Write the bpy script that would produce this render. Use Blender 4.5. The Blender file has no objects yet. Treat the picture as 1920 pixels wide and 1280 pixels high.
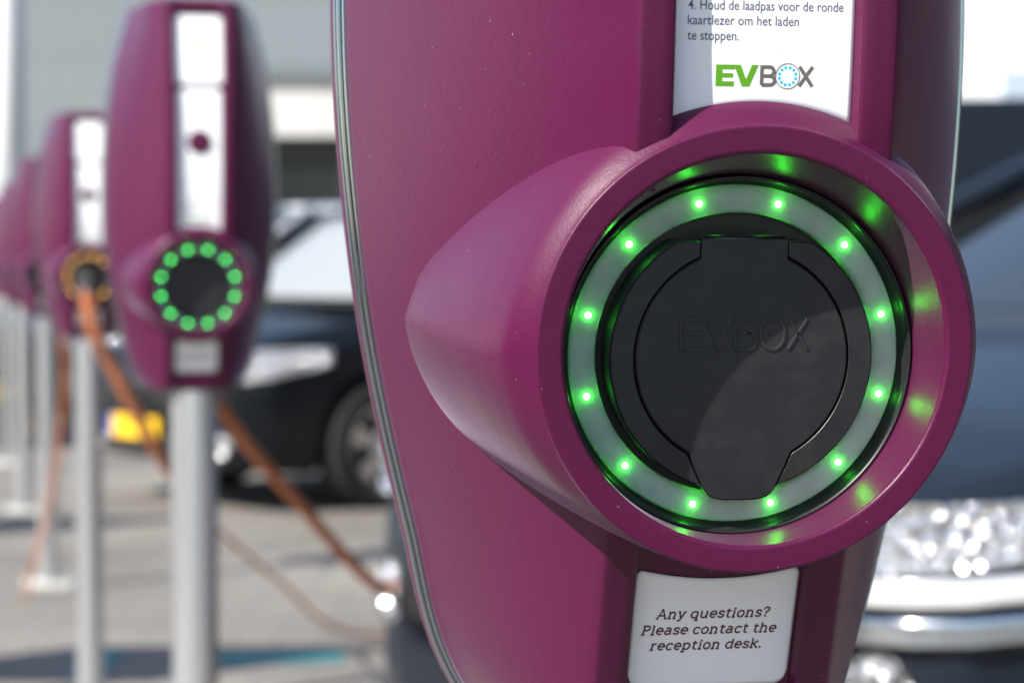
import bpy, bmesh, math, random
from mathutils import Vector, Matrix

# ------------------------------------------------------------------ camera, sky, sun, exposure
SC = bpy.context.scene
COL = SC.collection
PXF = 4131.0                                    # focal length in pixels of a 1920 px wide picture
PITCH = math.atan(144 / PXF)
cam_d = bpy.data.cameras.new('camera')
cam = bpy.data.objects.new('camera', cam_d); COL.objects.link(cam)
cam.location = (0, 0, 1.2)
cam.rotation_euler = (math.pi / 2 - PITCH, 0, 0)
cam_d.sensor_width = 36.0
cam_d.lens = PXF * 36.0 / 1920.0
cam_d.clip_start = 0.05; cam_d.clip_end = 3000
cam_d.dof.use_dof = True
cam_d.dof.focus_distance = 0.80
cam_d.dof.aperture_fstop = 10.5
SC.camera = cam

SUN = Vector((-0.57, -0.48, 0.67)).normalized()   # towards the sun
elev = math.asin(SUN.z)
azim = math.atan2(SUN.x, SUN.y)
world = bpy.data.worlds.new('World'); SC.world = world
world.use_nodes = True
wn = world.node_tree
bg = wn.nodes['Background']
sky = wn.nodes.new('ShaderNodeTexSky')
sky.sky_type = 'NISHITA'; sky.sun_disc = False
sky.sun_elevation = elev; sky.sun_rotation = azim
sky.air_density = 1.0; sky.dust_density = 1.0; sky.ozone_density = 1.0
wn.links.new(sky.outputs[0], bg.inputs[0])
bg.inputs[1].default_value = 0.115
sun_d = bpy.data.lights.new('sun', 'SUN')
sun_d.energy = 4.8; sun_d.angle = math.radians(0.5); sun_d.color = (1.0, 0.95, 0.87)
sun = bpy.data.objects.new('sun', sun_d); COL.objects.link(sun)
sun.rotation_euler = (-SUN).to_track_quat('-Z', 'Y').to_euler()
SC.view_settings.view_transform = 'Standard'
SC.view_settings.look = 'None'
SC.view_settings.exposure = 1.0
SC.view_settings.gamma = 1.0
SC.view_settings.use_curve_mapping = False
SC.cycles.use_denoising = True
SC.cycles.sample_clamp_indirect = 8.0
SC.cycles.max_bounces = 8

# ------------------------------------------------------------------ materials
def mat(name, col, rough=0.5, metal=0.0, spec=0.5, coat=0.0, coat_rough=0.05, emit=None, estr=0.0, ior=None):
    m = bpy.data.materials.new(name); m.use_nodes = True
    b = m.node_tree.nodes['Principled BSDF']
    b.inputs['Base Color'].default_value = (*col, 1)
    b.inputs['Roughness'].default_value = rough
    b.inputs['Metallic'].default_value = metal
    b.inputs['Specular IOR Level'].default_value = spec
    b.inputs['Coat Weight'].default_value = coat
    b.inputs['Coat Roughness'].default_value = coat_rough
    if ior: b.inputs['IOR'].default_value = ior
    if emit:
        b.inputs['Emission Color'].default_value = (*emit, 1)
        b.inputs['Emission Strength'].default_value = estr
    return m

def N(m, t, **kw):
    n = m.node_tree.nodes.new(t)
    for k, v in kw.items(): setattr(n, k, v)
    return n
def L(m, a, b): m.node_tree.links.new(a, b)
def bsdf(m): return m.node_tree.nodes['Principled BSDF']

def noise(m, scale, detail=2.0, rough=0.5, coord='Object'):
    tc = N(m, 'ShaderNodeTexCoord'); n = N(m, 'ShaderNodeTexNoise')
    n.inputs['Scale'].default_value = scale; n.inputs['Detail'].default_value = detail; n.inputs['Roughness'].default_value = rough
    L(m, tc.outputs[coord], n.inputs['Vector']); return n
def ramp(m, src, stops):
    r = N(m, 'ShaderNodeValToRGB')
    e = r.color_ramp.elements
    while len(e) < len(stops): e.new(0.5)
    for el, (p, c) in zip(e, stops):
        el.position = p; el.color = (*c, 1)
    L(m, src, r.inputs[0]); return r
def bump(m, src, strength, dist, chain=None):
    b = N(m, 'ShaderNodeBump'); b.inputs['Strength'].default_value = strength; b.inputs['Distance'].default_value = dist
    L(m, src, b.inputs['Height'])
    if chain: L(m, chain.outputs[0], b.inputs['Normal'])
    L(m, b.outputs[0], bsdf(m).inputs['Normal']); return b

def purple_paint(name):
    m = mat(name, (0.073, 0.0032, 0.035), 0.33, 0, 0.38)
    bsdf(m).inputs['Sheen Weight'].default_value = 0.12; bsdf(m).inputs['Sheen Roughness'].default_value = 0.35; bsdf(m).inputs['Sheen Tint'].default_value = (0.85, 0.75, 1.0, 1)
    n1 = noise(m, 900, 2.0); n2 = noise(m, 260, 1.0)
    b1 = bump(m, n1.outputs[0], 0.16, 0.0004)
    bump(m, n2.outputs[0], 0.09, 0.0008, b1)
    # a little lint and dust on the paint, and slow drift of the tone
    dust = noise(m, 800, 0.0)
    patch = noise(m, 9, 3.0)
    mul = N(m, 'ShaderNodeMath', operation='MULTIPLY_ADD'); mul.inputs[1].default_value = 0.10; mul.inputs[2].default_value = 0.0
    L(m, patch.outputs[0], mul.inputs[0])
    add = N(m, 'ShaderNodeMath', operation='ADD'); L(m, dust.outputs[0], add.inputs[0]); L(m, mul.outputs[0], add.inputs[1])
    r = ramp(m, add.outputs[0], [(0.0, (0.073, 0.0032, 0.035)), (0.925, (0.073, 0.0032, 0.035)), (0.955, (0.26, 0.17, 0.21))])
    L(m, r.outputs[0], bsdf(m).inputs['Base Color'])
    rr = noise(m, 30, 4.0)
    mr = N(m, 'ShaderNodeMapRange'); mr.inputs[3].default_value = 0.31; mr.inputs[4].default_value = 0.43
    L(m, rr.outputs[0], mr.inputs[0]); L(m, mr.outputs[0], bsdf(m).inputs['Roughness'])
    return m

M = {}
M['purple'] = purple_paint('purple_powder_coat')
M['chrome'] = mat('dark_chrome', (0.40, 0.46, 0.48), 0.10, 1.0)
M['label'] = mat('white_label_vinyl', (0.86, 0.875, 0.89), 0.28, 0, 0.5, 0.15, 0.12)
nn = noise(M['label'], 700, 1.0); rr_ = ramp(M['label'], nn.outputs[0], [(0, (0.86, 0.875, 0.89)), (0.80, (0.86, 0.875, 0.89)), (0.83, (0.45, 0.44, 0.45))]); L(M['label'], rr_.outputs[0], bsdf(M['label']).inputs['Base Color'])
M['ink_purple'] = mat('purple_print', (0.085, 0.005, 0.048), 0.4)
M['ink_blue'] = mat('grey_blue_print', (0.085, 0.095, 0.145), 0.4)
M['ink_green'] = mat('green_print', (0.10, 0.34, 0.01), 0.4)
M['ink_grey'] = mat('grey_print', (0.135, 0.118, 0.105), 0.4)
M['ink_cyan'] = mat('cyan_print', (0.01, 0.50, 0.72), 0.4)
M['ink_yellow'] = mat('yellow_print', (0.62, 0.50, 0.02), 0.4)
M['lid'] = mat('black_textured_plastic', (0.0125, 0.0138, 0.0155), 0.42, 0, 0.5)
bump(M['lid'], noise(M['lid'], 2600, 2.0).outputs[0], 0.25, 0.0003)
sc_ = noise(M['lid'], 55, 6.0, 0.65); scr = ramp(M['lid'], sc_.outputs[0], [(0.45, (0.0115, 0.0128, 0.0145)), (0.72, (0.021, 0.022, 0.023))]); L(M['lid'], scr.outputs[0], bsdf(M['lid']).inputs['Base Color'])
sr_ = N(M['lid'], 'ShaderNodeMapRange'); sr_.inputs[3].default_value = 0.34; sr_.inputs[4].default_value = 0.52; L(M['lid'], sc_.outputs[0], sr_.inputs[0]); L(M['lid'], sr_.outputs[0], bsdf(M['lid']).inputs['Roughness'])
M['black'] = mat('black_rubber', (0.012, 0.013, 0.014), 0.35)
M['led_ring'] = mat('frosted_diffuser', (0.30, 0.37, 0.34), 0.34, 0, 0.45)
mo = M['led_ring'].node_tree.nodes['Material Output']; tl = N(M['led_ring'], 'ShaderNodeBsdfTranslucent'); tl.inputs[0].default_value = (0.75, 0.80, 0.77, 1)
ms_ = N(M['led_ring'], 'ShaderNodeMixShader'); ms_.inputs[0].default_value = 0.25
L(M['led_ring'], bsdf(M['led_ring']).outputs[0], ms_.inputs[1]); L(M['led_ring'], tl.outputs[0], ms_.inputs[2]); L(M['led_ring'], ms_.outputs[0], mo.inputs[0])
nd = noise(M['led_ring'], 160, 3.0); rd = ramp(M['led_ring'], nd.outputs[0], [(0.3, (0.50, 0.63, 0.58)), (0.65, (0.62, 0.74, 0.69))]); L(M['led_ring'], rd.outputs[0], bsdf(M['led_ring']).inputs['Base Color'])
M['led_green'] = mat('lit_green_led', (0.1, 0.6, 0.1), 0.4, emit=(0.045, 1.0, 0.035), estr=23)
M['led_green_dim'] = mat('dimmer_green_led', (0.1, 0.6, 0.1), 0.4, emit=(0.06, 1.0, 0.13), estr=12)
M['led_orange'] = mat('lit_orange_led', (0.6, 0.3, 0.05), 0.4, emit=(1.0, 0.42, 0.06), estr=16)
M['led_off'] = mat('unlit_led', (0.18, 0.22, 0.18), 0.3)
M['steel'] = mat('brushed_steel', (0.60, 0.62, 0.64), 0.25, 0.75)
M['concrete'] = mat('pale_concrete', (0.46, 0.46, 0.43), 0.85)
M['cable'] = mat('orange_cable_sheath', (0.45, 0.145, 0.05), 0.45)
M['plug'] = mat('black_plug', (0.03, 0.03, 0.03), 0.4)

# ------------------------------------------------------------------ helpers
def mesh_obj(name, verts, faces, m, parent=None, smooth=True, flip=False):
    me = bpy.data.meshes.new(name)
    me.from_pydata([tuple(v) for v in verts], [], [tuple(reversed(f)) if flip else tuple(f) for f in faces])
    me.update()
    if smooth: me.polygons.foreach_set('use_smooth', [True] * len(me.polygons))
    for mm in (m if isinstance(m, (list, tuple)) else [m]): me.materials.append(mm)
    o = bpy.data.objects.new(name, me); COL.objects.link(o)
    if parent: o.parent = parent
    return o
def bm_obj(name, bm, m, parent=None, smooth=False, angle=None):
    me = bpy.data.meshes.new(name); bmesh.ops.recalc_face_normals(bm, faces=bm.faces); bm.to_mesh(me); bm.free()
    if smooth or angle: me.polygons.foreach_set('use_smooth', [True] * len(me.polygons))
    if angle: me.set_sharp_from_angle(angle=math.radians(angle))
    for mm in (m if isinstance(m, (list, tuple)) else [m]): me.materials.append(mm)
    o = bpy.data.objects.new(name, me); COL.objects.link(o)
    if parent: o.parent = parent
    return o
def recalc(o, angle=None):
    bm = bmesh.new(); bm.from_mesh(o.data); bmesh.ops.recalc_face_normals(bm, faces=bm.faces); bm.to_mesh(o.data); bm.free()
    if angle: o.data.set_sharp_from_angle(angle=math.radians(angle))
    return o
def thing(name, label, cat, loc=(0, 0, 0), rz=0.0, group=None):
    o = bpy.data.objects.new(name, None); COL.objects.link(o)
    o.empty_display_size = 0.1
    o.location = loc; o.rotation_euler = (0, 0, rz)
    o['label'] = label; o['category'] = cat
    if group: o['group'] = group
    return o
def tag(o, label, cat, group=None, kind=None):
    o['label'] = label; o['category'] = cat
    if group: o['group'] = group
    if kind: o['kind'] = kind
    return o
def structure(o): o['kind'] = 'structure'; return o
def box(bm, x0, x1, y0, y1, z0, z1, bev=0.0):
    g = bmesh.ops.create_cube(bm, size=1.0)
    for v in g['verts']:
        v.co = Vector(((x0 + x1) / 2 + v.co.x * (x1 - x0), (y0 + y1) / 2 + v.co.y * (y1 - y0), (z0 + z1) / 2 + v.co.z * (z1 - z0)))
    if bev:
        es = list({e for v in g['verts'] for e in v.link_edges})
        bmesh.ops.bevel(bm, geom=es, offset=bev, segments=2, affect='EDGES', profile=0.5)
def lathe(prof, n=96, sweep=None):
    """prof: list of (r, w). Axis along -Y (w towards the viewer), returns verts, faces."""
    vs, fs = [], []
    for r, w in prof:
        for k in range(n):
            a = 2 * math.pi * k / n
            vs.append((r * math.cos(a), -w, r * math.sin(a)))
    for i in range(len(prof) - 1):
        for k in range(n):
            k2 = (k + 1) % n
            fs.append((i * n + k, i * n + k2, (i + 1) * n + k2, (i + 1) * n + k))
    return vs, fs
def catmull(X, Y):
    """monotone-ish cubic interpolation through (X, Y)"""
    n = len(X); d = [(Y[i + 1] - Y[i]) / (X[i + 1] - X[i]) for i in range(n - 1)]
    mt = [d[0]] + [(d[i - 1] * (X[i + 1] - X[i]) + d[i] * (X[i] - X[i - 1])) / (X[i + 1] - X[i - 1]) for i in range(1, n - 1)] + [d[-1]]
    def f(x):
        x = min(max(x, X[0]), X[-1])
        i = max(j for j in range(n - 1) if X[j] <= x) if x < X[-1] else n - 2
        h = X[i + 1] - X[i]; t = (x - X[i]) / h
        return (Y[i] * (1 + 2 * t) * (1 - t) ** 2 + mt[i] * h * t * (1 - t) ** 2 + Y[i + 1] * t * t * (3 - 2 * t) + mt[i + 1] * h * t * t * (t - 1))
    return f
def sstep(a, b, x):
    t = min(max((x - a) / (b - a), 0), 1); return t * t * (3 - 2 * t)
def tube(points, r, sides=10, caps=True):
    """swept round tube along points; returns verts, faces"""
    pts = [Vector(p) for p in points]; vs, fs = [], []
    up = Vector((0.13, 0.21, 0.97))
    for i, p in enumerate(pts):
        t = (pts[min(i + 1, len(pts) - 1)] - pts[max(i - 1, 0)]).normalized()
        a = t.cross(up).normalized(); b = t.cross(a)
        rr = r[i] if isinstance(r, (list, tuple)) else r
        for k in range(sides):
            an = 2 * math.pi * k / sides
            vs.append(p + a * rr * math.cos(an) + b * rr * math.sin(an))
    for i in range(len(pts) - 1):
        for k in range(sides):
            k2 = (k + 1) % sides
            fs.append((i * sides + k, i * sides + k2, (i + 1) * sides + k2, (i + 1) * sides + k))
    if caps:
        fs.append(tuple(reversed(range(sides)))); fs.append(tuple(range((len(pts) - 1) * sides, len(pts) * sides)))
    return vs, fs
def spline(pts, n=40):
    """Catmull-Rom through 3-D points"""
    P = [Vector(p) for p in pts]; P = [2 * P[0] - P[1]] + P + [2 * P[-1] - P[-2]]; out = []
    segs = len(P) - 3
    for s in range(segs):
        a, b, c, d = P[s:s + 4]
        for k in range(n):
            t = k / n
            out.append(0.5 * ((2 * b) + (c - a) * t + (2 * a - 5 * b + 4 * c - d) * t * t + (3 * b - a - 3 * c + d) * t ** 3))
    out.append(P[-2]); return out

# ------------------------------------------------------------------ setting: ground and far buildings
def ground_material():
    m = mat('pale_paving', (0.42, 0.39, 0.36), 0.85)
    tc = N(m, 'ShaderNodeTexCoord')
    br = N(m, 'ShaderNodeTexBrick'); br.inputs['Scale'].default_value = 1.0
    br.inputs['Brick Width'].default_value = 0.30; br.inputs['Row Height'].default_value = 0.15; br.inputs['Mortar Size'].default_value = 0.006
    br.inputs['Color1'].default_value = (0.205, 0.188, 0.168, 1); br.inputs['Color2'].default_value = (0.185, 0.170, 0.153, 1); br.inputs['Mortar'].default_value = (0.12, 0.11, 0.10, 1)
    L(m, tc.outputs['Object'], br.inputs['Vector'])
    n = noise(m, 0.8, 5.0); r = ramp(m, n.outputs[0], [(0.3, (0.68, 0.67, 0.66)), (0.68, (1.12, 1.12, 1.11))])
    mx = N(m, 'ShaderNodeMix', data_type='RGBA', blend_type='MULTIPLY'); mx.inputs[0].default_value = 1.0
    L(m, br.outputs[0], mx.inputs[6]); L(m, r.outputs[0], mx.inputs[7]); L(m, mx.outputs[2], bsdf(m).inputs['Base Color'])
    bump(m, br.outputs[1], -0.3, 0.003)
    return m
g = mesh_obj('ground', [(-900, -300, 0), (900, -300, 0), (900, 1800, 0), (-900, 1800, 0)], [(0, 1, 2, 3)], ground_material(), smooth=False)
structure(g)
teal = mat('teal_road_paint', (0.03, 0.24, 0.25), 0.7)
nt = noise(teal, 22, 4.0); rt = ramp(teal, nt.outputs[0], [(0.3, (0.03, 0.17, 0.175)), (0.7, (0.055, 0.23, 0.23))]); L(teal, rt.outputs[0], bsdf(teal).inputs['Base Color'])
def flat_strip(name, pts, z, m):
    o = mesh_obj(name, [(x, y, z) for x, y in pts], [tuple(range(len(pts)))], m, smooth=False)
    return structure(o)
flat_strip('road_marking', [(-0.98, 6.50), (-0.50, 6.62), (-0.56, 6.85), (-1.0, 6.72)], 0.004, teal)
flat_strip('road_marking', [(-1.30, 6.35), (-1.19, 6.35), (-1.2, 6.8), (-1.31, 6.8)], 0.004, teal)

asph = mat('dark_asphalt', (0.045, 0.045, 0.047), 0.85)
bump(asph, noise(asph, 60, 3.0).outputs[0], 0.5, 0.004)
flat_strip('added_road', [(-60, -9.5), (60, -9.5), (60, -0.35), (-60, -0.35)], 0.004, asph)  # dark ground added unseen behind the camera to cut reflected and bounced light
def cladding(name, col, joint=1.2):
    m = mat(name, col, 0.6)
    tc = N(m, 'ShaderNodeTexCoord'); br = N(m, 'ShaderNodeTexBrick'); br.offset = 0.0
    br.inputs['Scale'].default_value = 1.0; br.inputs['Brick Width'].default_value = joint * 3; br.inputs['Row Height'].default_value = joint; br.inputs['Mortar Size'].default_value = 0.02
    c2 = tuple(x * 0.95 for x in col)
    br.inputs['Color1'].default_value = (*col, 1); br.inputs['Color2'].default_value = (*c2, 1); br.inputs['Mortar'].default_value = (*[x * 0.75 for x in col], 1)
    mp = N(m, 'ShaderNodeMapping'); mp.inputs['Rotation'].default_value = (math.pi / 2, 0, 0)
    L(m, tc.outputs['Object'], mp.inputs[0]); L(m, mp.outputs[0], br.inputs['Vector']); L(m, br.outputs[0], bsdf(m).inputs['Base Color'])
    return m
M['fascia'] = cladding('pale_fascia', (0.50, 0.49, 0.47))
M['sky_grey'] = cladding('dim_sky_cladding', (0.155, 0.178, 0.19), 2.0)  # grey chosen to imitate the dim sky on the left
M['white_wall'] = cladding('white_render', (0.74, 0.76, 0.78), 1.5)
M['dark_glass'] = mat('dark_glazing', (0.012, 0.016, 0.019), 0.12, 0, 0.25)
M['pale_glass'] = mat('pale_glazing', (0.35, 0.42, 0.48), 0.1)
M['mullion'] = mat('dark_frame', (0.03, 0.033, 0.036), 0.4)
M['roof_edge'] = mat('grey_roof_edge', (0.12, 0.14, 0.15), 0.5)
def X_at(px, d): return (px - 960) * d / PXF
def Z_at(py, d): return 1.2 - (py - 496) * d / PXF

# low pavilion behind the parked cars: dark roof edge, pale fascia, band of dark glazing
D = 42.0
pav = thing('office_building', 'low flat-roofed building with pale fascia above a band of dark glazing', 'building', (0, D, 0))
x0, x1 = X_at(330, D), X_at(1560, D)
zr, zf0, zf1 = Z_at(132, D), Z_at(155, D), Z_at(258, D)
bm = bmesh.new(); box(bm, x0, x1, 0.3, 14, 0, zr - 0.02); bm_obj('wall', bm, M['fascia'], pav)
bm = bmesh.new(); box(bm, x0 - 0.3, x1 + 0.3, -0.5, 14.3, zf0, zr); bm_obj('roof_edge', bm, M['roof_edge'], pav)
bm = bmesh.new(); box(bm, x0 - 0.2, x1 + 0.2, -0.35, 0.29, zf1, zf0 - 0.01); bm_obj('fascia', bm, M['fascia'], pav)
win = bm_obj('window', (lambda b: (box(b, x0 + 0.2, x1 - 0.2, 0.12, 0.29, 0.25, zf1 - 0.01), b)[1])(bmesh.new()), M['dark_glass'], pav)
bm = bmesh.new()
k = x0 + 0.2
while k < x1:
    box(bm, k - 0.04, k + 0.04, 0.02, 0.118, 0.25, zf1 - 0.01); k += 1.5
bm_obj('mullion', bm, M['mullion'], win)

# tall pale hall far back on the left, added in place of dim sky
D2 = 75.0
backdrop = thing('sky_backdrop', 'tall plain pale grey hall added for the dim sky behind the row of purple chargers', 'building', (0, D2, 0))
hx0, hx1 = X_at(-500, D2), X_at(1180, D2)
bm = bmesh.new(); box(bm, hx0, hx1, 0, 30, 0, 13.5); bm_obj('wall', bm, M['sky_grey'], backdrop)
bm = bmesh.new(); box(bm, hx0 - .1, hx1 + .1, -0.12, 30.1, 13.51, 13.9); bm_obj('roof', bm, M['roof_edge'], backdrop)

M['brick'] = cladding('dark_brick', (0.055, 0.042, 0.038), 0.25)
bk = thing('added_dark_building', 'unseen dark brick block added at the right to darken reflections', 'building', (12.0, 0, 0))  # out-of-view block, added to darken ambient light and reflections on right-hand faces
bm = bmesh.new(); box(bm, 0, 12, -14, 30, 0, 9.0); bm_obj('wall', bm, M['brick'], bk)
bm = bmesh.new(); box(bm, -.2, 12.2, -14.2, 30.2, 9.01, 9.4); bm_obj('roof', bm, M['roof_edge'], bk)
for k in range(10):
    bm = bmesh.new(); box(bm, -.03, -.003, -12 + 4 * k, -10.2 + 4 * k, 1.0, 2.6); bm_obj('window', bm, M['dark_glass'], bk)
# unseen boards added left of the bays to cast shadow bands on the paving
def board(x, y, label):
    t = thing('shadow_board', label, 'shadow board', (x, y, 0), 0, 'unseen boards added to cast shadows')
    bm = bmesh.new(); box(bm, -.48, .48, -.02, .02, .80, 1.60, .008); bm_obj('panel', bm, M['mullion'], t)
    for sx_ in (-1, 1):
        v2, f2 = tube([(sx_ * .44, .05, 0), (sx_ * .44, .05, 1.5)], .028, 12); mesh_obj('post', v2, f2, M['steel'], t)
board(-2.20, 5.75, 'unseen dark board on two posts, added to cast a shadow near the bottom')
board(-3.25, 9.30, 'unseen dark board on two posts farther back, added to cast a shadow')
gw = thing('added_dark_wall', 'high dark brick wall added unseen on the left to darken reflections', 'wall', (-9.6, -5.0, 0)); gw['kind'] = 'thing'  # out-of-view wall, added so the left flank reflects something dark
bm = bmesh.new(); box(bm, -.2, .2, -7.5, 7.0, 0, 4.4); bm_obj('wall', bm, M['brick'], gw)
bm = bmesh.new(); box(bm, -.28, .28, -7.6, 7.1, 4.403, 4.52); bm_obj('coping', bm, M['roof_edge'], gw)
D3 = 60.0
wh = thing('apartment_block', 'bright white building filling the top right corner behind the dark van', 'building', (0, D3, 0))
ax0, ax1 = X_at(1640, D3), X_at(2500, D3)
bm = bmesh.new(); box(bm, ax0, ax1, 0, 14, 0, 12.0); bm_obj('wall', bm, M['white_wall'], wh)
bm = bmesh.new(); box(bm, ax0 - .2, ax1 + .2, -.2, 14.2, 12.01, 12.4); bm_obj('roof', bm, M['roof_edge'], wh)
for k in range(6):
    for j in range(3):
        wx_ = X_at(1875 + 110 * k, D3)
        bm = bmesh.new(); box(bm, wx_, wx_ + .9, -.03, -.003, 1.2 + 3.6 * j, 2.9 + 3.6 * j); bm_obj('window', bm, M['pale_glass'], wh)

# ------------------------------------------------------------------ charging station (local frame: x right, -y front, z up; origin on the ground)
RZ = 1.1673                                     # socket centre above the ground
fV = [-.157, -.127, -.0806, -.03, .03, .0825, .123, .2, .3, .42]
fF = [-.0535, -.041, -.0225, .000, .0195, .0325, .0375, .041, .036, .018]
F_floor = catmull(fV, fF)
wV = [-.157, -.136, -.075, .002, .074, .137, .172, .268, .347, .42]
wW = [.0730, .0848, .1018, .1190, .1280, .1310, .1305, .124, .112, .092]
W_half = catmull(wV, wW)
def S_seam(v): return -.126 - .012 * sstep(.05, -.14, v)
STRIP = .0085
def wide(v): return .0036 * sstep(.20, .38, v)
TILT = math.radians(4.5)
RIM_W, RIM_R, RIM_IN = .0365, .0776, .0686
cone_prof = [(.0780, 0.0), (.0790, -.0010), (.0862, -.0080), (.0900, -.016), (.0945, -.030), (.1000, -.055), (.1050, -.085), (.1075, -.108)]
def cone_depth(r):                              # depth (axis frame, relative to the rim plane) of the collar surface at radius r
    for (r0, w0), (r1, w1) in zip(cone_prof, cone_prof[1:]):
        if r <= r1: return w0 + (w1 - w0) * (r - r0) / (r1 - r0)
    return -1.0
def to_axis(u, v, w):                           # station frame to collar frame (x, w, z)
    c, s = math.cos(TILT), math.sin(TILT)
    return u, w * c - v * s, v * c + w * s      # the axis points down by TILT
def recess(v):                                  # how far the label channel is sunk at this height
    return STRIP * sstep(.409, .402, v) * sstep(-.141, -.134, v)

def section(v):
    """cross-section points (u, w), right half from the middle outwards"""
    F = F_floor(v); fs = F + STRIP; r = recess(v); LAB = .0325 + wide(v); CRE = .0460 + wide(v)
    P = [(0, fs - r), (.010, fs - r), (.020, fs - r), (.028, fs - r), (LAB - .0006, fs - r), (LAB - .0001, fs - r + .0004), (LAB + .0003, fs - .0011), (LAB + .0008, fs - .0004), (LAB + .0016, fs), (LAB + .0055, fs), (LAB + .0095, fs)]
    for k, d in ((-.0018, 0), (-.0008, -.0002), (.0002, -.0009)): P.append((CRE + k, fs + d))
    W = W_half(v); S = S_seam(v)
    c0 = Vector((CRE + .0002, fs - .0009)); e = Vector((W, S))
    n0 = Vector((1, -1.3)).normalized(); n1 = Vector((.3, -1)).normalized(); ln = (e - c0).length
    a, b = c0 + n0 * ln * .33, e - n1 * ln * .3
    NS = 30
    for k in range(1, NS + 1):
        t = k / NS
        q = c0 * (1 - t) ** 3 + a * 3 * (1 - t) ** 2 * t + b * 3 * (1 - t) * t * t + e * t ** 3
        P.append((q.x, q.y))
    P.append((W - .0022, S - .0012)); P.append((W - .004, S - .001))
    return P

def front_cover(parent):
    rows = []; v = -.157
    vs_list = []
    while v < .4201:
        vs_list.append(v); v += .0017 if -.15 < v < .14 else .003
    top_round = [(.4215, .985), (.4228, .955), (.4235, .90)]
    verts, faces = [], []
    half = len(section(0)); nc = 2 * half - 1
    for v in vs_list:
        S = section(v)
        full = [(-u, w) for u, w in reversed(S[1:])] + S
        for u, w in full:
            _, aw, az = to_axis(u, v, w); r = math.hypot(u + .0011, az - .0055)
            if r < .0788:                        # dive under the socket collar
                lim = RIM_W - .0035
                if aw > lim: w -= (aw - lim) / math.cos(TILT)
            verts.append((u, -w, v + RZ))
    for v2, k in top_round:
        S = section(.42); full = [(-u, w) for u, w in reversed(S[1:])] + S
        for u, w in full: verts.append((u * k, -(-.02 + (w + .02) * k), v2 + RZ))
    nr = len(vs_list) + len(top_round)
    for i in range(nr - 1):
        for j in range(nc - 1):
            q = (i * nc + j, i * nc + j + 1, (i + 1) * nc + j + 1, (i + 1) * nc + j)
            inside = True
            for idx in q:
                x, y, z = verts[idx]; _, aw, az = to_axis(x, z - RZ, -y)
                if math.hypot(x, az) > .0745: inside = False; break
            if inside and i < len(vs_list): continue
            faces.append(q)
    faces.append(tuple(reversed(range((nr - 1) * nc, nr * nc))))
    faces.append(tuple(range(nc)))
    o = mesh_obj('front_cover', verts, faces, M['purple'], parent)
    return o

def seam_strip(name, prof, m, parent, v0=-.157, v1=.42, side=1):
    verts, faces = [], []; n = len(prof); k = 0; rows = 130
    for i in range(rows + 1):
        v = v0 + (v1 - v0) * i / rows
        W, S = W_half(v), S_seam(v)
        for du, dw in prof: verts.append((side * (W + du), -(S + dw), v + RZ))
    for i in range(rows):
        for j in range(n - 1):
            faces.append((i * n + j, i * n + j + 1, (i + 1) * n + j + 1, (i + 1) * n + j))
    return mesh_obj(name, verts, faces, m, parent, flip=(side < 0))

def back_shell(parent):
    verts, faces = [], []; rows = 60
    pr = [(.0040, -.0045), (.0047, -.006), (.0049, -.009), (.004, -.022), (-.006, -.046), (-.028, -.066), (-.060, -.076)]
    n = 2 * len(pr)
    for i in range(rows + 1):
        v = -.157 + .577 * i / rows; W, S = W_half(v), S_seam(v)
        half = [(max(W + du, .004), S + dw) for du, dw in pr]
        for u, w in half: verts.append((u, -w, v + RZ))
        for u, w in reversed(half): verts.append((-u, -w, v + RZ))
    for i in range(rows):
        for j in range(n - 1):
            faces.append((i * n + j, i * n + j + 1, (i + 1) * n + j + 1, (i + 1) * n + j))
    faces.append(tuple(range(n))); faces.append(tuple(range(rows * n, (rows + 1) * n)))
    return recalc(mesh_obj('back_shell', verts, faces, M['purple'], parent))

# ---- labels and printing
def grid_label(name, u0, u1, vbot, vtop, parent, m, nu=40, nv=24, off=.0007):
    verts, faces = [], []
    for i in range(nu + 1):
        u = u0 + (u1 - u0) * i / nu; a, b = vbot(u), vtop(u)
        for j in range(nv + 1):
            v = a + (b - a) * j / nv
            verts.append((u, -(F_floor(v) + STRIP - recess(v) + off), v + RZ))
    for i in range(nu):
        for j in range(nv):
            faces.append((i * (nv + 1) + j, (i + 1) * (nv + 1) + j, (i + 1) * (nv + 1) + j + 1, i * (nv + 1) + j + 1))
    # a thin edge so that the label is a sheet with thickness
    o = mesh_obj(name, verts, faces, m, parent)
    sol = o.modifiers.new('sheet', 'SOLIDIFY'); sol.thickness = .0005; sol.offset = -1
    return o
def corner(u, u0, u1, r):                        # rounded corner: how much the end is pulled in at u
    d = min(u - u0, u1 - u)
    return 0 if d >= r else r - math.sqrt(max(r * r - (r - d) ** 2, 0))
def put_on_label(pts, off=.0010):
    return [(u, -(F_floor(v) + STRIP - recess(v) + off + h), v + RZ) for u, v, h in pts]

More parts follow.
